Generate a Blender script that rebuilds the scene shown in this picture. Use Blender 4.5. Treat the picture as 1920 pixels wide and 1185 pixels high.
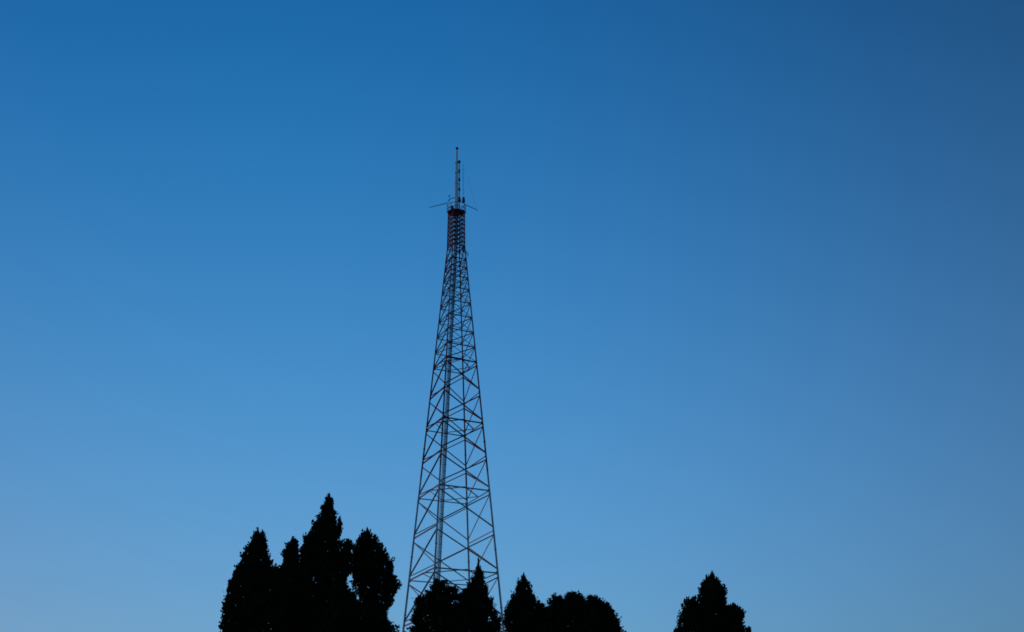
import bpy, bmesh, math, random
import numpy as np
from mathutils import Vector, Matrix

for o in list(bpy.data.objects):
    bpy.data.objects.remove(o, do_unlink=True)
sc = bpy.context.scene
COL = sc.collection
random.seed(5)

# ------------------------------------------------------------------ camera
FPX, CX, CY = 1750.0, 960.0, 592.5           # focal length and centre in the 1920 x 1185 frame
PITCH, ROLL, EYE = math.radians(26.8), math.radians(-1.2), 1.6
cd = bpy.data.cameras.new('camera'); cam = bpy.data.objects.new('camera', cd); COL.objects.link(cam)
cd.sensor_width = 36.0; cd.lens = FPX / 1920.0 * 36.0; cd.clip_start = 0.1; cd.clip_end = 6000
right = Vector((1, 0, 0)); fwd = Vector((0, math.cos(PITCH), math.sin(PITCH))); upv = Vector((0, -math.sin(PITCH), math.cos(PITCH)))
R2 = right * math.cos(ROLL) + upv * math.sin(ROLL)
U2 = -right * math.sin(ROLL) + upv * math.cos(ROLL)
m = Matrix((R2, U2, -fwd)).transposed().to_4x4(); m.translation = Vector((0, 0, EYE))
cam.matrix_world = m
sc.camera = cam

def at(px, py, Y):
    """the point of the place seen at (px, py) at distance Y"""
    d = fwd + R2 * ((px - CX) / FPX) + U2 * ((CY - py) / FPX)
    return Vector((0, 0, EYE)) + d * (Y / d.y)

# ------------------------------------------------------------------ world: twilight sky, sun already down ahead on the left
world = bpy.data.worlds.new('World'); sc.world = world; world.use_nodes = True
nt = world.node_tree; N = nt.nodes; Lk = nt.links
bg = N['Background']; bg.inputs[1].default_value = 1.0
sky = N.new('ShaderNodeTexSky'); sky.sky_type = 'NISHITA'; sky.sun_disc = False
sky.sun_elevation = math.radians(1); sky.sun_rotation = math.radians(-60)
sky.ozone_density = 1.0; sky.dust_density = 1.0; sky.air_density = 1.0
def mth(op, a, b=None, c=None):
    n = N.new('ShaderNodeMath'); n.operation = op
    for i, v in enumerate((a, b, c)):
        if v is None: continue
        if isinstance(v, (int, float)): n.inputs[i].default_value = v
        else: Lk.new(v, n.inputs[i])
    return n.outputs[0]
tc = N.new('ShaderNodeTexCoord'); sx = N.new('ShaderNodeSeparateXYZ'); Lk.new(tc.outputs['Generated'], sx.inputs[0])
X, Y_, Z = sx.outputs
hor = mth('SQRT', mth('ADD', mth('MULTIPLY', X, X), mth('ADD', mth('MULTIPLY', Y_, Y_), 1e-5)))
S = mth('MAXIMUM', mth('MINIMUM', mth('DIVIDE', X, hor), 0.66), -0.66)
Zc = mth('MAXIMUM', mth('MINIMUM', Z, 0.78), 0.02)
ss = N.new('ShaderNodeSeparateColor'); Lk.new(sky.outputs[0], ss.inputs[0])
cc = N.new('ShaderNodeCombineColor')
FIT = [(0.6, -2.1258, 0.7422, -4.063, -0.067, -0.9289, 0.7255, -0.2914),
       (0.3, -1.1142, 0.3608, -1.8138, -0.0678, -1.0661, -0.2682, -0.2004),
       (0.3, -0.5166, 0.6225, -1.4197, 0.065, -0.9558, -0.426, -0.4085)]
for k in range(3):
    g, a0, z1, z2, s1, s2, sz, s3 = FIT[k]
    pz = mth('MULTIPLY', Zc, mth('MULTIPLY_ADD', Zc, z2, z1))
    ps = mth('MULTIPLY', S, mth('MULTIPLY_ADD', S, mth('MULTIPLY_ADD', S, s3, s2), s1))
    e = mth('EXPONENT', mth('ADD', mth('ADD', mth('ADD', pz, ps), mth('MULTIPLY', mth('MULTIPLY', Zc, S), sz)), a0))
    Lk.new(mth('MULTIPLY', e, mth('POWER', mth('MAXIMUM', ss.outputs[k], 1e-5), g)), cc.inputs[k])
Lk.new(cc.outputs[0], bg.inputs[0])

sun = bpy.data.lights.new('sun', 'SUN'); sun.energy = 0.85; sun.angle = math.radians(6); sun.color = (1, 0.40, 0.42)
so = bpy.data.objects.new('sun', sun); COL.objects.link(so)
sdir = Vector((math.sin(math.radians(-60)), math.cos(math.radians(-60)), math.tan(math.radians(1.0))))
so.rotation_euler = sdir.to_track_quat('Z', 'Y').to_euler()

sc.view_settings.view_transform = 'Standard'; sc.view_settings.look = 'None'
sc.view_settings.exposure = 0; sc.view_settings.gamma = 1
sc.cycles.use_denoising = True
sc.cycles.max_bounces = 5; sc.cycles.diffuse_bounces = 2
sc.cycles.filter_width = 1.7

# ------------------------------------------------------------------ helpers
def tag(o, label=None, cat=None, group=None, kind=None):
    if label: o['label'] = label
    if cat: o['category'] = cat
    if group: o['group'] = group
    if kind: o['kind'] = kind
    return o
def empty(name, loc=(0, 0, 0)):
    o = bpy.data.objects.new(name, None); COL.objects.link(o); o.location = loc; o.empty_display_size = 0.5
    return o
class MB:
    def __init__(s): s.v = []; s.f = []
    def tube(s, a, b, r0, r1=None, n=6, cap=True):
        a = Vector(a); b = Vector(b); r1 = r0 if r1 is None else r1
        d = (b - a).normalized(); u = d.orthogonal().normalized(); w = d.cross(u); k = len(s.v)
        for p, r in ((a, r0), (b, r1)):
            for i in range(n):
                t = 2 * math.pi * i / n; s.v.append(p + (u * math.cos(t) + w * math.sin(t)) * r)
        for i in range(n):
            j = (i + 1) % n; s.f.append((k + i, k + j, k + n + j, k + n + i))
        if cap:
            s.f.append(tuple(k + i for i in reversed(range(n)))); s.f.append(tuple(k + n + i for i in range(n)))
        return s
    def angle(s, a, b, w, t=None):
        """steel angle section between two points"""
        a = Vector(a); b = Vector(b); t = t or w * 0.18
        d = (b - a).normalized(); u = d.cross(Vector((0, 0, 1)))
        if u.length < 1e-3: u = Vector((1, 0, 0))
        u.normalize(); q = d.cross(u).normalized(); k = len(s.v)
        prof = [(0, 0), (w, 0), (w, t), (t, t), (t, w), (0, w)]
        for p in (a, b):
            for x, y in prof: s.v.append(p + u * (x - w * .4) + q * (y - w * .4))
        for i in range(6):
            j = (i + 1) % 6; s.f.append((k + i, k + j, k + 6 + j, k + 6 + i))
        s.f.append(tuple(k + i for i in reversed(range(6)))); s.f.append(tuple(k + 6 + i for i in range(6)))
        return s
    def box(s, c, sx, sy, sz, rz=0):
        c = Vector(c); k = len(s.v); co, si = math.cos(rz), math.sin(rz)
        for dz in (-1, 1):
            for dx, dy in ((-1, -1), (1, -1), (1, 1), (-1, 1)):
                x, y = dx * sx / 2, dy * sy / 2
                s.v.append(c + Vector((x * co - y * si, x * si + y * co, dz * sz / 2)))
        s.f += [(k + 3, k + 2, k + 1, k), (k + 4, k + 5, k + 6, k + 7)]
        for i in range(4):
            j = (i + 1) % 4; s.f.append((k + i, k + j, k + 4 + j, k + 4 + i))
        return s
    def ball(s, c, r, sz=1.0, n=10):
        c = Vector(c); k = len(s.v); s.v.append(c - Vector((0, 0, r * sz)))
        rows = 5
        for j in range(1, rows):
            ph = -math.pi / 2 + math.pi * j / rows
            for i in range(n):
                t = 2 * math.pi * i / n; s.v.append(c + Vector((r * math.cos(ph) * math.cos(t), r * math.cos(ph) * math.sin(t), r * sz * math.sin(ph))))
        s.v.append(c + Vector((0, 0, r * sz))); top = len(s.v) - 1
        for i in range(n):
            j = (i + 1) % n; s.f.append((k, k + 1 + j, k + 1 + i)); s.f.append((top, top - n + i, top - n + j))
            for q in range(rows - 2):
                b0 = k + 1 + q * n; s.f.append((b0 + i, b0 + j, b0 + n + j, b0 + n + i))
        return s
    def build(s, name, mat, parent=None):
        me = bpy.data.meshes.new(name); off = parent.location if parent is not None else Vector((0, 0, 0))
        p = parent
        off = Vector((0, 0, 0))
        while p is not None:
            off = off + p.location; p = p.parent
        me.from_pydata([tuple(v - off) for v in s.v], [], s.f); me.update()
        me.materials.append(mat)
        o = bpy.data.objects.new(name, me); COL.objects.link(o)
        if parent is not None: o.parent = parent
        return o

def mat(name, col, rough=0.8, spec=0.2, var=0.25, scale=3.0, metal=0.0):
    mt = bpy.data.materials.new(name); mt.use_nodes = True; t = mt.node_tree; b = t.nodes['Principled BSDF']
    b.inputs['Roughness'].default_value = rough; b.inputs['Specular IOR Level'].default_value = spec; b.inputs['Metallic'].default_value = metal
    tc = t.nodes.new('ShaderNodeTexCoord'); no = t.nodes.new('ShaderNodeTexNoise'); no.inputs['Scale'].default_value = scale; no.inputs['Detail'].default_value = 5
    t.links.new(tc.outputs['Object'], no.inputs['Vector'])
    cr = t.nodes.new('ShaderNodeValToRGB'); cr.color_ramp.elements[0].position = 0.3; cr.color_ramp.elements[1].position = 0.7
    cr.color_ramp.elements[0].color = tuple(c * (1 - var) for c in col) + (1,)
    cr.color_ramp.elements[1].color = tuple(min(1, c * (1 + var)) for c in col) + (1,)
    t.links.new(no.outputs['Fac'], cr.inputs['Fac']); t.links.new(cr.outputs[0], b.inputs['Base Color'])
    return mt

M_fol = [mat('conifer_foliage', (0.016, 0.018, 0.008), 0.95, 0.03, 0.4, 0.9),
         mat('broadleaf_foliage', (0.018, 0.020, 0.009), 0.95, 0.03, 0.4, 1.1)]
M_bark = mat('bark', (0.05, 0.035, 0.025), 0.95, 0.05, 0.4, 6)
M_steel = mat('galvanised_steel', (0.34, 0.34, 0.35), 0.7, 0.2, 0.2, 5)
M_dark = mat('dark_fittings', (0.02, 0.02, 0.022), 0.7, 0.2, 0.2, 5)
M_mast = mat('pale_mast_paint', (0.70, 0.69, 0.68), 0.6, 0.3, 0.15, 4)
M_red = mat('red_lamp_glass', (0.08, 0.008, 0.006), 0.4, 0.4, 0.1, 4)
M_concrete = mat('concrete', (0.30, 0.29, 0.27), 0.9, 0.1, 0.2, 3)
M_cable = mat('black_cable', (0.015, 0.015, 0.018), 0.7, 0.2, 0.2, 5)

# aviation paint: bands of red and white fixed by the height on the tower
def band_mat():
    mt = bpy.data.materials.new('banded_tower_paint'); mt.use_nodes = True; t = mt.node_tree; b = t.nodes['Principled BSDF']
    b.inputs['Roughness'].default_value = 0.75; b.inputs['Specular IOR Level'].default_value = 0.15
    g = t.nodes.new('ShaderNodeNewGeometry'); s = t.nodes.new('ShaderNodeSeparateXYZ'); t.links.new(g.outputs['Position'], s.inputs[0])
    d = t.nodes.new('ShaderNodeMath'); d.operation = 'DIVIDE'; t.links.new(s.outputs[2], d.inputs[0]); d.inputs[1].default_value = 80.0
    cr = t.nodes.new('ShaderNodeValToRGB'); cr.color_ramp.interpolation = 'CONSTANT'
    red = (0.27, 0.05, 0.05, 1); wh = (0.50, 0.43, 0.43, 1); old = (0.24, 0.15, 0.15, 1)
    stops = [(0, red), (15, wh), (32.5, red), (46.5, old), (57, red)]
    els = cr.color_ramp.elements
    els[0].position = 0; els[0].color = red; els[1].position = 15 / 80; els[1].color = wh
    for h, c in stops[2:]:
        e = els.new(h / 80); e.color = c
    t.links.new(d.outputs[0], cr.inputs['Fac'])
    no = t.nodes.new('ShaderNodeTexNoise'); no.inputs['Scale'].default_value = 2.5; no.inputs['Detail'].default_value = 6
    t.links.new(g.outputs['Position'], no.inputs['Vector'])
    r2 = t.nodes.new('ShaderNodeMapRange'); r2.inputs[1].default_value = 0.3; r2.inputs[2].default_value = 0.7; r2.inputs[3].default_value = 0.65; r2.inputs[4].default_value = 1.15
    t.links.new(no.outputs['Fac'], r2.inputs[0])
    mx = t.nodes.new('ShaderNodeMix'); mx.data_type = 'RGBA'; mx.blend_type = 'MULTIPLY'; mx.inputs[0].default_value = 1
    t.links.new(cr.outputs[0], mx.inputs[6]); t.links.new(r2.outputs[0], mx.inputs[7]); t.links.new(mx.outputs[2], b.inputs['Base Color'])
    return mt
M_band = band_mat()

# ------------------------------------------------------------------ ground
gm = bpy.data.meshes.new('ground'); gv = []; gf = []
n = 60
for j in range(n + 1):
    for i in range(n + 1):
        x = -3000 + 6000 * i / n; y = -3000 + 6000 * j / n
        r = math.hypot(x, y); z = (math.sin(x * .004 + 1) * math.cos(y * .005) * 6) * max(0, min(1, (r - 300) / 900))
        gv.append((x, y, z))
for j in range(n):
    for i in range(n):
        a = j * (n + 1) + i; gf.append((a, a + 1, a + n + 2, a + n + 1))
gm.from_pydata(gv, [], gf); gm.materials.append(mat('dry_grass_ground', (0.06, 0.065, 0.03), 0.95, 0.03, 0.45, 0.35))
go = bpy.data.objects.new('ground', gm); COL.objects.link(go); tag(go, kind='structure')

# ------------------------------------------------------------------ lattice tower
TX, TY = -6.8, 100.0
tower = empty('lattice_tower', (TX, TY, 0))
tag(tower, 'tall four-legged lattice radio tower in red and white paint rising behind the trees', 'tower')
KINK, TOP = 61.8, 67.0
def half(h):
    return 7.05 - 0.0953 * h if h < KINK else 1.165 - (h - KINK) * 0.012
AZ = [math.radians(a) for a in (162.5, 252.5, -17.5, 72.5)]    # left, near, right, far leg
def node(i, h):
    d = half(h); a = AZ[i % 4]
    return Vector((TX + d * math.cos(a), TY + d * math.sin(a), h))
def h_of(py):
    e = PITCH + math.atan((CY - py) / FPX); return EYE + TY * math.tan(e)
for i in range(4):
    b = MB()
    hs = [0.35, 12, 24, 36, 48, KINK, TOP + 0.05]
    for q in range(len(hs) - 1):
        r0 = 0.125 - 0.0009 * hs[q]; r1 = 0.125 - 0.0009 * hs[q + 1]
        b.tube(node(i, hs[q]), node(i, hs[q + 1]), r0, r1, 8)
    # bolted flange collars where leg lengths join
    for h in range(6, 62, 6): b.tube(node(i, h - .05), node(i, h + .05), 0.16 - .0009 * h, None, 8)
    b.build('leg', M_band, tower)
    f = MB(); p = node(i, 0); f.box((p.x, p.y, 0.15), 1.5, 1.5, 0.5, AZ[i]); f.box((p.x, p.y, 0.45), 0.8, 0.8, 0.12, AZ[i]); f.build('foundation', M_concrete, tower)

big = [0.6, 7.0, 11.5] + [h_of(y) for y in (1165, 1079, 1000, 925, 860, 798, 740, 683)]
mid = [h_of(y) for y in (683, 655, 627, 599, 572, 546, 524, 504, 488)] + [KINK]
topl = [KINK + (TOP - 0.1 - KINK) * q / 8 for q in range(9)]
few = MB(); fewh = MB()
vis = 10.0
def brace(p, q, w, stuff):
    if stuff: few.angle(p, q, w)
    else: MB().angle(p, q, w).build('cross_brace', M_band, tower)
for a, b in zip(big[:-1], big[1:]):
    for i in range(4):
        lo = a < vis
        w = 0.125
        brace(node(i, a + .42), node(i + 1, b - .42), w, lo); brace(node(i, b - .42), node(i + 1, a + .42), w * .85, lo)
for k, (a, b) in enumerate(zip(mid[:-1], mid[1:])):
    for i in range(4):
        if i < 2: brace(node(i, a), node(i + 1, b), 0.095, False)
        else: brace(node(i, b), node(i + 1, a), 0.095, False)
        if i < 2: brace(node(i, b), node(i + 1, a), 0.05, True)
        else: brace(node(i, a), node(i + 1, b), 0.05, True)
        if k > 3: fewh.angle(node(i, (a + b) / 2), node(i + 1, (a + b) / 2), 0.05)
for a, b in zip(topl[:-1], topl[1:]):
    for i in range(4):
        brace(node(i, a), node(i + 1, b), 0.07, True); brace(node(i, b), node(i + 1, a), 0.07, True)
for h in sorted(set(big[1:] + mid[1:] + topl[1:])):
    w = 0.12 if h < mid[0] + .01 else (0.09 if h <= KINK else 0.075)
    for i in range(4):
        if h < mid[0] - .01 and h not in (big[4], big[6], big[8]) and i in (1, 3): continue
        if h < vis: fewh.angle(node(i, h), node(i + 1, h), w)
        else: MB().angle(node(i, h), node(i + 1, h), w).build('horizontal_strut', M_band, tower)
tag(few.build('cross_brace', M_band, tower), kind='stuff')
tag(fewh.build('horizontal_strut', M_band, tower), kind='stuff')
for k in (4, 6, 8, 10):                                         # plan bracing at the main rings: a diamond between strut middles
    h = big[k] + 0.10
    pts = [(node(i, h) + node(i + 1, h)) / 2 for i in range(4)]
    for i in range(4): MB().angle(pts[i], pts[(i + 1) % 4], 0.085).build('plan_brace', M_band, tower)
for h in (big[4], big[6], big[8], big[10]):                       # gusset plates on the legs at the main rings
    for i in range(4):
        b = MB()
        for d in (-1, 1):
            p = node(i, h); q = node(i + d, h); c = p + (q - p).normalized() * 0.10
            b.box(c, 0.20, 0.025, 0.36, math.atan2((q - p).y, (q - p).x))
        b.build('gusset_plate', M_band, tower)

# ladder and feeder cables climb beside the near leg
ax = Vector((1, 0.25, 0)).normalized()
def lad(h, off): return node(1, h) + ax * off + Vector((0.05, 0.42, 0))
ladder = MB(); hs = [0.3 + 1.5 * q for q in range(45)]
hs = [h for h in hs if h < TOP] + [TOP + .1]
for off in (0.12, 0.50):
    for a, b in zip(hs[:-1], hs[1:]): ladder.tube(lad(a, off), lad(b, off), 0.036, None, 5, False)
h = 0.6
while h < TOP: ladder.tube(lad(h, .12), lad(h, .50), 0.018, None, 4, False); h += 0.30
ladder.build('ladder', M_band, tower)
tray = MB()
for off in (0.20, 0.44):
    for p, q in zip(hs[:-1], hs[1:]): tray.angle(lad(p, off) + Vector((0, .30, 0)), lad(q, off) + Vector((0, .30, 0)), 0.05)
h = 0.9
while h < TOP: tray.angle(lad(h, .20) + Vector((0, .30, 0)), lad(h, .44) + Vector((0, .30, 0)), 0.05); h += 0.8
tray.build('cable_tray', M_band, tower)
for off in (0.23, 0.30, 0.37, 0.43):
    b = MB()
    for p, q in zip(hs[:-1], hs[1:]): b.tube(lad(p, off) + Vector((0, .24, 0)), lad(q, off) + Vector((0, .24, 0)), 0.026, None, 6, False)
    b.build('feeder_cable', M_cable, tower)

# platform
pd = empty('platform', (0, 0, 0)); pd.parent = tower
plat_loc = Vector((TX, TY, TOP)); pd.location = (0, 0, TOP)
PC = plat_loc
d = MB(); n = 8
def ring(r, z, n=8, ph=0.2): return [PC + Vector((r * math.cos(2 * math.pi * i / n + ph), .66 * r * math.sin(2 * math.pi * i / n + ph), z)) for i in range(n)]
for (r0, z0, r1, z1) in ((1.0, -.12, 1.22, -.02), (1.22, -.02, 1.22, .10)):
    k = len(d.v); d.v += ring(r0, z0) + ring(r1, z1)
    for i in range(n): j = (i + 1) % n; d.f.append((k + i, k + j, k + n + j, k + n + i))
d.f.append(tuple(reversed(range(n)))); k = len(d.v); d.f.append(tuple(range(k - n, k)))
d.build('deck', M_dark, pd)
rl = MB()
for p in ring(1.18, 0): rl.tube(p + Vector((0, 0, .08)), p + Vector((0, 0, 1.15)), 0.042, None, 6)
for z in (0.6, 1.15):
    rr = ring(1.18, z)
    for a, b in zip(rr, rr[1:] + rr[:1]): rl.tube(a, b, 0.038, None, 6)
rl.build('railing', M_steel, pd)
eq = MB(); eq.box(PC + Vector((-0.55, -.2, .5)), .32, .28, .75, .3); eq.build('equipment_cabinet', M_dark, pd)

# masts over the platform
dep = TY
def tp(px, py, dy=0.0): return at(px, py, TY + dy)
ms = MB(); a = tp(856, 394); b = tp(855.9, 345); c = tp(856.4, 305); e = tp(856.7, 281)
ms.tube(a, b, .25, .225, 10); ms.tube(b, c, .225, .18, 10); ms.tube(c, e, .13, .12, 10)
mast = ms.build('mast', M_mast, tower)
fl = MB()
for y, r in ((345, .28), (305, .24), (325, .26)):
    p = tp(856.1, y); fl.tube(p - Vector((0, 0, .05)), p + Vector((0, 0, .05)), r, None, 10)
fl.build('flange', M_mast, mast)
MB().ball(tp(857, 278.5), .19, 1.1).build('tip_lamp', M_dark, mast)
pl = MB(); a = tp(861.2, 392, .25); b = tp(861.4, 303, .25); pl.tube(a, b, .055, .05, 8)
pole = pl.build('antenna_pole', M_band, tower)
for y in (321, 337, 355):
    p = tp(861.2, y, .25); MB().tube(p - Vector((0, 0, .2)), p + Vector((0, 0, .2)), .12, None, 8).build('pole_clamp', M_dark, pole)
MB().ball(tp(861, 303.5, .25), .2, 1.2).build('pole_lamp', M_dark, pole)
br = MB()
for y in (315, 329, 346, 362): br.tube(tp(857, y), tp(861.3, y, .25), .022, None, 5)
br.build('standoff_arm', M_steel, pole)
da = MB(); da.tube(tp(869, 372, .5), tp(868.6, 307, .5), .022, .018, 6)
y = 310
while y < 366:
    da.tube(tp(866.5, y, .3), tp(871.5, y, .9), .018, None, 4); y += 7.5
da.build('dipole_antenna', M_steel, tower)
# lamps and boxes on the railing
MB().tube(tp(869.2, 379, .4), tp(869.2, 371.5, .4), .2, .17, 10).ball(tp(869.2, 371.5, .4), .17, .9).build('beacon', M_red, tower)
MB().tube(tp(861.8, 377, -.9), tp(861, 370.5, -.9), .2, .14, 10).ball(tp(861, 370.5, -.9), .15, .9).build('beacon', M_red, tower)
MB().tube(tp(842.3, 379, .2), tp(842.3, 369, .2), .015, None, 5).ball(tp(842.3, 367.5, .2), .1, 1.1).build('lightning_finial', M_dark, tower)
hp = MB(); pts = [tp(840, 378, .1), tp(843.5, 373.5, .1), tp(848, 371.3, .1), tp(853, 371, .1)]
for a, b in zip(pts[:-1], pts[1:]): hp.tube(a, b, .045, None, 6)
hp.build('cable_loop', M_cable, tower)
# booms reaching out on both sides
MB().tube(tp(840, 380.3, .3), tp(805.3, 388.7, 1.4), .055, .045, 6).build('boom', M_steel, tower)
MB().tube(tp(870, 382.5, .3), tp(896, 394.2, 1.7), .055, .045, 6).build('boom', M_steel, tower)
wb = MB(); wb.tube(tp(876, 330, .5), tp(893.5, 393, 1.65), .013, None, 4); wb.build('stay_wire', M_steel, tower)
# small aerial standing off the right leg
sa = MB(); p0 = tp(867.5, 463, -.2); p1 = tp(870.5, 469, -.8); p2 = tp(878, 478, -1.8)
sa.tube(p0, p2, .045, .04, 6)
for t in (.45, .62, .8, .97):
    p = p1.lerp(p2, t); sa.tube(p - Vector((.05, .05, .32)), p + Vector((.05, .05, .32)), .018, None, 5)
side = sa.build('side_aerial', M_steel, tower)
MB().box(tp(869.5, 466, -.3), .3, .3, .8, .3).build('junction_box', M_dark, side)

# ------------------------------------------------------------------ trees
def fol_mesh(name, P, D, Ln, W, mt, parent, rng):
    """many small leaf-sized blades: P base points, D directions, Ln lengths, W widths"""
    n = len(P)
    D = D / np.linalg.norm(D, axis=1)[:, None]
    rnd = rng.normal(size=(n, 3)); sd = np.cross(D, rnd); sd /= np.linalg.norm(sd, axis=1)[:, None] + 1e-9
    nrm = np.cross(D, sd)
    v = np.empty((n, 4, 3))
    v[:, 0] = P; v[:, 1] = P + D * (Ln * .45)[:, None] + sd * (W * .5)[:, None] + nrm * (W * .15)[:, None]
    v[:, 2] = P + D * Ln[:, None]; v[:, 3] = P + D * (Ln * .45)[:, None] - sd * (W * .5)[:, None] + nrm * (W * .15)[:, None]
    v = v.reshape(-1, 3) - np.array(parent.location)
    me = bpy.data.meshes.new(name)
    me.vertices.add(n * 4); me.vertices.foreach_set('co', v.ravel().astype(np.float32))
    me.loops.add(n * 4); me.loops.foreach_set('vertex_index', np.arange(n * 4, dtype=np.int32))
    me.polygons.add(n); me.polygons.foreach_set('loop_start', np.arange(0, n * 4, 4, dtype=np.int32))
    me.polygons.foreach_set('loop_total', np.full(n, 4, dtype=np.int32))
    me.update(); me.validate(); me.materials.append(mt)
    o = bpy.data.objects.new(name, me); COL.objects.link(o); o.parent = parent
    return o

def tree(name, label, Y, lobes, kind, seed, base=2.0, group=None, tuft=1.0, fill=1.0, holes=()):
    rng = np.random.default_rng(seed)
    prof = []
    for li, rows in enumerate(lobes):
        pr = []
        for (py, xl, xr) in rows:
            a = at(xl, py, Y); b = at(xr, py, Y)
            pr.append(((a.z + b.z) / 2, (a.x + b.x) / 2, (b.x - a.x) / 2))
        pr.sort()
        if pr[0][0] > 5 and li == 0:                # the part of the crown under the frame, down to the lowest branches
            z0, c0, r0 = pr[0]; pr.insert(0, (base + 1.2, c0, r0 * 1.05)); pr.insert(0, (base, c0, r0 * .55))
        prof.append(np.array(pr))
    main = prof[0]; bx = main[0][1]
    root = empty(name, (bx, Y, 0))
    tag(root, label, 'tree', group)
    visz = at(960, 1185, Y).z - 1.0
    hw = [(at(px, py, Y), at(px + rx, py, Y).x - at(px, py, Y).x) for px, py, rx in holes]
    def open_(C, grow=0.0):                         # hollows in the crown that no branch has filled
        keep = np.ones(len(C), bool)
        for c, r_ in hw:
            d = np.hypot(C[:, 0] - c.x, (C[:, 2] - c.z) * 1.25) + rng.normal(size=len(C)) * r_ * .18
            keep &= d > r_ * 1.15 + grow
        return keep
    Ps, Ds, Ls, Ws = [], [], [], []
    for li, pr in enumerate(prof):
        z, cx, r = pr[:, 0], pr[:, 1], pr[:, 2]
        zz = np.linspace(z[0], z[-1], 400); rr = np.interp(zz, z, r); area = np.trapezoid(2 * math.pi * rr, zz) if hasattr(np, 'trapezoid') else np.trapz(2 * math.pi * rr, zz)
        tl = 0.34 * tuft * Y / 48.0                 # tuft size
        dens = 30.0 * (48.0 / Y) ** 2 / tuft ** 2
        wgt = (rr + .12) * np.where(zz < visz, .35, 1.0)
        nt_ = int(area * dens) + 40
        cdf = np.cumsum(wgt); cdf /= cdf[-1]
        h = np.interp(rng.random(nt_), cdf, zz)
        azm = rng.random(nt_) * 2 * math.pi
        ph = rng.random(8) * 6.28
        lump = (np.sin(3 * azm + h * 1.7 + ph[0]) * .5 + np.sin(5 * azm - h * 2.9 + ph[1]) * .35 + np.sin(2 * azm + h * 5.3 + ph[2]) * .5) * .085
        u = np.where(rng.random(nt_) < .62, 1 - np.abs(rng.normal(size=nt_)) * .10, np.sqrt(rng.random(nt_)) * .95)
        rad = np.maximum(np.interp(h, z, r) - tl * (.27 if kind == 'conifer' else .36), 0.02) * np.minimum(u, 1.03) * (1 + lump)
        rad = rad + np.minimum(.13 * tuft, .3 * rad) * np.sin(3 * azm + ph[6]) * np.sin(h * 7.5 + 2.5 * np.sin(azm + ph[7]) + 1.5 * np.sin(h * 1.9)) - np.minimum(.03, rad * .1)
        C = np.c_[np.interp(h, z, cx) + rad * np.cos(azm), Y + rad * np.sin(azm) * (1 if li == 0 else .9), h]
        m0 = len(C); rloc = np.interp(h, z, r)
        # shoots gather into clumps along the branches
        nc = max(8, m0 // 7); cen = C[rng.integers(0, m0, nc)]
        idx = np.empty(m0, dtype=int)
        for q in range(0, m0, 500):
            idx[q:q + 500] = np.argmin(((C[q:q + 500, None, :] - cen[None]) ** 2).sum(2), axis=1)
        C = C + (cen[idx] - C) * (rng.uniform(.12, .42, m0) * np.clip(rloc / 1.2 - .1, 0, 1))[:, None]
        keep = open_(C); C = C[keep]; azm = azm[keep]; rloc = rloc[keep]
        m_ = len(C)
        out = np.c_[np.cos(azm), np.sin(azm), np.zeros(m_)]
        if kind == 'conifer': ax_ = out * .38 * np.clip(rloc, .1, 1)[:, None] + np.array([0, 0, 1.0])
        else: ax_ = out * .8 + np.array([0, 0, .55])
        tipf = np.clip(rloc / .55, .25, 1)[:, None]
        ax_ = ax_ + rng.normal(size=(m_, 3)) * .16 * tipf
        sc_ = rng.uniform(.6, 1.35, m_) * np.clip(rloc / (.9 * tl) + .15, .45, 1)
        nb = 15
        for q in range(nb):
            jit = rng.normal(size=(m_, 3)) * tl * .13 + ax_ * (rng.uniform(-.35, .45, m_) * tl)[:, None]
            dd = ax_ + rng.normal(size=(m_, 3)) * (.33 if kind == 'conifer' else .7) * tipf
            Ps.append(C + jit * sc_[:, None]); Ds.append(dd)
            Ls.append(tl * rng.uniform(.25, .5, m_) * sc_); Ws.append(tl * rng.uniform(.18, .32, m_) * sc_)
        # inner twigs and older needles close to the stem
        nf = int(area * 20 * fill)
        h = np.interp(rng.random(nf), cdf, zz); azm = rng.random(nf) * 2 * math.pi
        rad = np.maximum(np.interp(h, z, r) - .3, 0.02) * np.sqrt(rng.random(nf)) * .86
        C = np.c_[np.interp(h, z, cx) + rad * np.cos(azm), Y + rad * np.sin(azm), h]
        C = C[open_(C, .16)]
        nf = len(C)
        Ps.append(C); Ds.append(rng.normal(size=(nf, 3))); fs = np.clip(np.interp(C[:, 2], z, r) / .8, .15, 1); Ls.append(rng.uniform(.22, .5, nf) * fs); Ws.append(rng.uniform(.12, .26, nf) * fs)
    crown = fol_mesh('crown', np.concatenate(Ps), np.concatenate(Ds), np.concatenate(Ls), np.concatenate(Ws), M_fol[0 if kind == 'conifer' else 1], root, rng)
    # trunk with limbs
    b = MB(); z, cx, r = main[:, 0], main[:, 1], main[:, 2]; zt = z[-1]
    r0 = 0.018 * zt + .05; prev = None; steps = 14
    for k in range(steps + 1):
        t = k / steps; h = t * (zt - .25); c = bx + (np.interp(h, z, cx) - bx) * (1 if h > z[0] else 0)
        p = Vector((c, Y, h)); rad = r0 * (1 - t) ** .8 + .018
        if prev: b.tube(prev[0], p, prev[1], rad, 8, False)
        prev = (p, rad)
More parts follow.
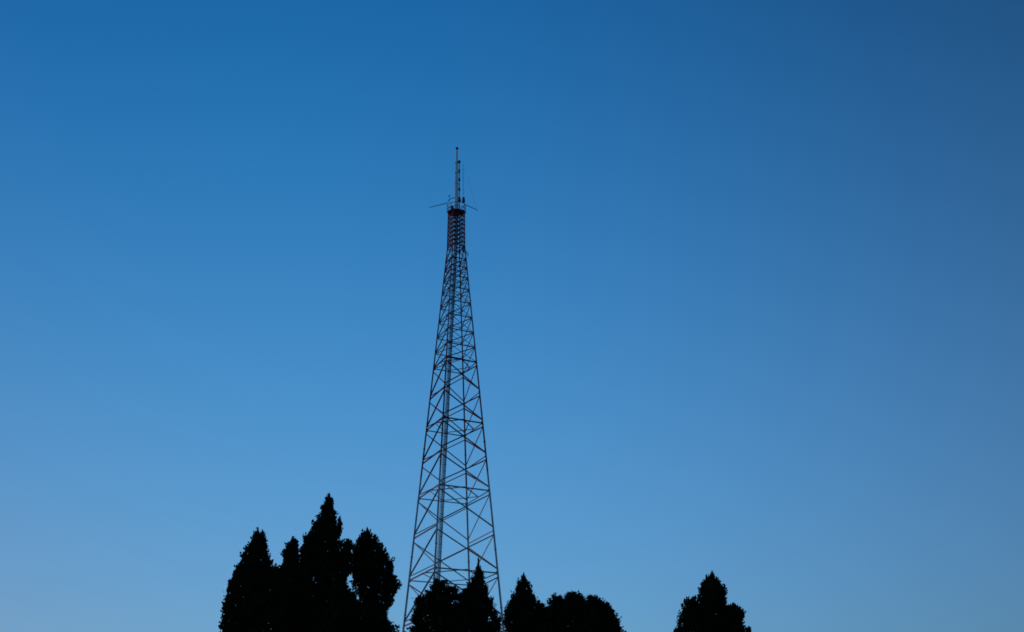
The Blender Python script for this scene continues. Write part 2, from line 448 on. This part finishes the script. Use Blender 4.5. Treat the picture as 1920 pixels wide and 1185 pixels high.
    for pr in prof:
        for k in range(26 if pr is main else 8):
            h = rng.uniform(pr[0, 0], pr[-1, 0] - .4); c = np.interp(h, z, cx); rr = float(np.interp(h, pr[:, 0], pr[:, 2])) * .75; cc_ = float(np.interp(h, pr[:, 0], pr[:, 1])); a = rng.random() * 6.28
            s0 = Vector((c, Y, max(h - rr * .5, .8 * base))); e0 = Vector((cc_ + rr * math.cos(a), Y + rr * math.sin(a), h + .1))
            mm = s0.lerp(e0, .5) + Vector((0, 0, -.12)); b.tube(s0, mm, .045, .03, 5, False); b.tube(mm, e0, .03, .012, 5, False)
    b.build('trunk', M_bark, root)
    return root

tree('conifer_tree', 'dark spire-shaped conifer at the left end of the tree line', 42, [
    [(990, 482, 485), (1000, 478, 488), (1012, 471, 496), (1025, 465, 500), (1040, 458, 502), (1055, 451, 505), (1065, 447, 512), (1080, 438, 520),
     (1095, 431, 526), (1110, 427, 532), (1125, 420, 538), (1140, 418, 540), (1160, 417, 545), (1185, 414, 550), (1250, 408, 556)],
    [(998, 491, 494), (1008, 488, 498), (1020, 484, 500)],
    [(1088, 433, 437), (1096, 426, 442), (1110, 424, 450)], [(1060, 447, 450), (1070, 440, 460), (1085, 438, 462)]],
    'conifer', 11)
tree('conifer_tree', 'small pointed conifer between the left spire and the tallest tree', 46, [
    [(1011, 547, 552), (1021, 540, 557), (1030, 532, 560), (1042, 528, 564), (1060, 526, 568), (1075, 524, 574), (1100, 518, 585), (1130, 512, 590), (1185, 505, 600)],
    [(1066, 515, 524), (1075, 508, 535), (1090, 505, 545)]], 'conifer', 12)
tree('conifer_tree', 'tallest conifer of the left clump with a narrow pointed top', 48, [
    [(929, 614, 620), (940, 609, 624), (955, 603, 628), (968, 597, 630), (978, 589, 633), (990, 584, 636), (1005, 575, 640), (1015, 570, 641), (1028, 566, 643),
     (1045, 560, 648), (1065, 556, 652), (1085, 553, 654), (1100, 552, 650), (1120, 548, 655), (1150, 545, 665), (1185, 540, 680)],
    [(970, 635, 639), (978, 632, 642), (990, 630, 643), (1004, 628, 642)],
    [(1006, 577, 582), (1013, 572, 590), (1030, 568, 596)], [(1018, 570, 573), (1025, 567, 582), (1040, 564, 592)],
    [(1014, 651, 657), (1021, 645, 662), (1035, 642, 660), (1055, 640, 664), (1075, 640, 662)]], 'conifer', 13, holes=[(606, 1004, 3), (636, 1029, 3.2), (641, 1046, 2.5)])
tree('broad_conifer_tree', 'rounded egg-shaped tree with a tiny tip, right of the tallest conifer', 50, [
    [(991, 686, 690), (999, 683, 694), (1008, 674, 702), (1018, 667, 710), (1030, 660, 719), (1042, 655, 728), (1055, 652, 735), (1068, 653, 739), (1080, 657, 744),
     (1095, 661, 748), (1112, 666, 746), (1122, 672, 742), (1135, 680, 737), (1150, 684, 728), (1165, 682, 729), (1185, 674, 732), (1260, 670, 735)]],
    'conifer', 14, tuft=.85, holes=[(659, 1088, 4.5), (651, 1107, 7), (663, 1119, 6), (672, 1127, 4), (682, 1136, 5), (684, 1100, 3.5), (680, 1081, 3), (717, 1111, 4), (717, 1125, 3.5), (700, 1119, 3), (666, 1065, 2.6), (648, 1068, 3)])
tree('broadleaf_tree', 'low rounded tree in front of the egg-shaped tree, sloping down to the right', 44, [
    [(1100, 632, 648), (1110, 624, 660), (1124, 616, 672), (1136, 610, 687), (1147, 605, 702), (1158, 600, 722), (1168, 596, 734), (1185, 590, 743), (1260, 584, 748)]],
    'broadleaf', 15)
tree('broadleaf_tree', 'bushy tree in front of the left tower legs', 56, [
    [(1090, 817, 830), (1098, 811, 836), (1110, 806, 842), (1118, 798, 850), (1130, 786, 856), (1142, 777, 862), (1155, 771, 866), (1168, 768, 868), (1185, 772, 872), (1260, 770, 880)],
    [(1117, 782, 788), (1124, 778, 792), (1138, 776, 796)], [(1101, 844, 853), (1110, 839, 862), (1125, 835, 870)]],
    'broadleaf', 16, tuft=.85, holes=[(795, 1134, 5.5), (802, 1157, 4.5), (828, 1170, 3.6), (837, 1160, 2.8), (813, 1176, 3), (857, 1113, 3)])
tree('conifer_tree', 'thin-tipped conifer in front of the right tower legs', 60, [
    [(1050, 896, 898), (1062, 893, 901), (1072, 891, 903), (1082, 888, 907), (1092, 884, 909), (1100, 878, 912), (1108, 870, 916), (1118, 863, 918),
     (1130, 858, 924), (1142, 855, 930), (1155, 852, 934), (1170, 852, 938), (1185, 852, 941), (1260, 848, 944)],
    [(1083, 886, 890), (1092, 882, 894), (1105, 878, 898)]], 'conifer', 17, tuft=.8, holes=[(919, 1162, 3.4), (924, 1173, 3.6), (906, 1099, 2.6), (883, 1180, 2.5)])
tree('conifer_tree', 'pointed conifer just right of the tower foot', 58, [
    [(1076, 980, 984), (1088, 976, 987), (1095, 972, 990), (1104, 968, 995), (1112, 964, 999), (1122, 958, 1003), (1134, 952, 1008), (1146, 948, 1012), (1160, 944, 1015), (1175, 944, 1018), (1185, 946, 1022), (1260, 942, 1026)],
    [(1116, 999, 1003), (1122, 996, 1006), (1135, 992, 1008)]], 'conifer', 18, tuft=.85, holes=[(962, 1174, 4.5), (978, 1163, 3.5)])
tree('broadleaf_tree', 'loose lumpy tree left of the smooth dome, beside the pointed conifer', 62, [
    [(1112, 1070, 1082), (1119, 1063, 1088), (1127, 1052, 1096), (1137, 1034, 1106), (1150, 1020, 1118), (1185, 1012, 1125), (1260, 1008, 1130)],
    [(1118, 1034, 1046), (1125, 1030, 1056), (1140, 1026, 1060)], [(1134, 1008, 1014), (1142, 1004, 1030), (1155, 1004, 1040), (1185, 1002, 1050), (1230, 1002, 1055)]],
    'broadleaf', 19, tuft=.85)
tree('broadleaf_tree', 'dome-crowned tree whose right side falls away to open sky', 64, [
    [(1118, 1104, 1112), (1124, 1100, 1120), (1131, 1096, 1132), (1139, 1090, 1143), (1149, 1086, 1151), (1160, 1082, 1157), (1172, 1080, 1162), (1185, 1078, 1166), (1260, 1072, 1176)],
    [(1130, 1138, 1142), (1138, 1134, 1145), (1150, 1130, 1150)]], 'broadleaf', 20, tuft=.8)
tree('conifer_tree', 'lone blunt-topped conifer standing apart at the far right', 66, [
    [(1073, 1333, 1337), (1082, 1331, 1341), (1091, 1325, 1345), (1100, 1318, 1352), (1106, 1312, 1360), (1115, 1310, 1363), (1125, 1309, 1363), (1132, 1309, 1363), (1142, 1308, 1367), (1155, 1305, 1374), (1185, 1304, 1378), (1260, 1290, 1390)],
    [(1080, 1323, 1327), (1090, 1320, 1331), (1102, 1316, 1335)],
    [(1128, 1284, 1306), (1135, 1280, 1314), (1146, 1277, 1322), (1160, 1272, 1320), (1172, 1269, 1325), (1185, 1266, 1330), (1260, 1262, 1335)],
    [(1136, 1372, 1381), (1143, 1362, 1388), (1151, 1354, 1394), (1160, 1350, 1397), (1170, 1358, 1394), (1185, 1355, 1398), (1260, 1350, 1405)],
    [(1177, 1402, 1407), (1190, 1396, 1412)]], 'conifer', 21, tuft=.85, holes=[(1322, 1171, 3), (1332, 1174, 3.4), (1385, 1160, 2.6), (1276, 1178, 2.6)])
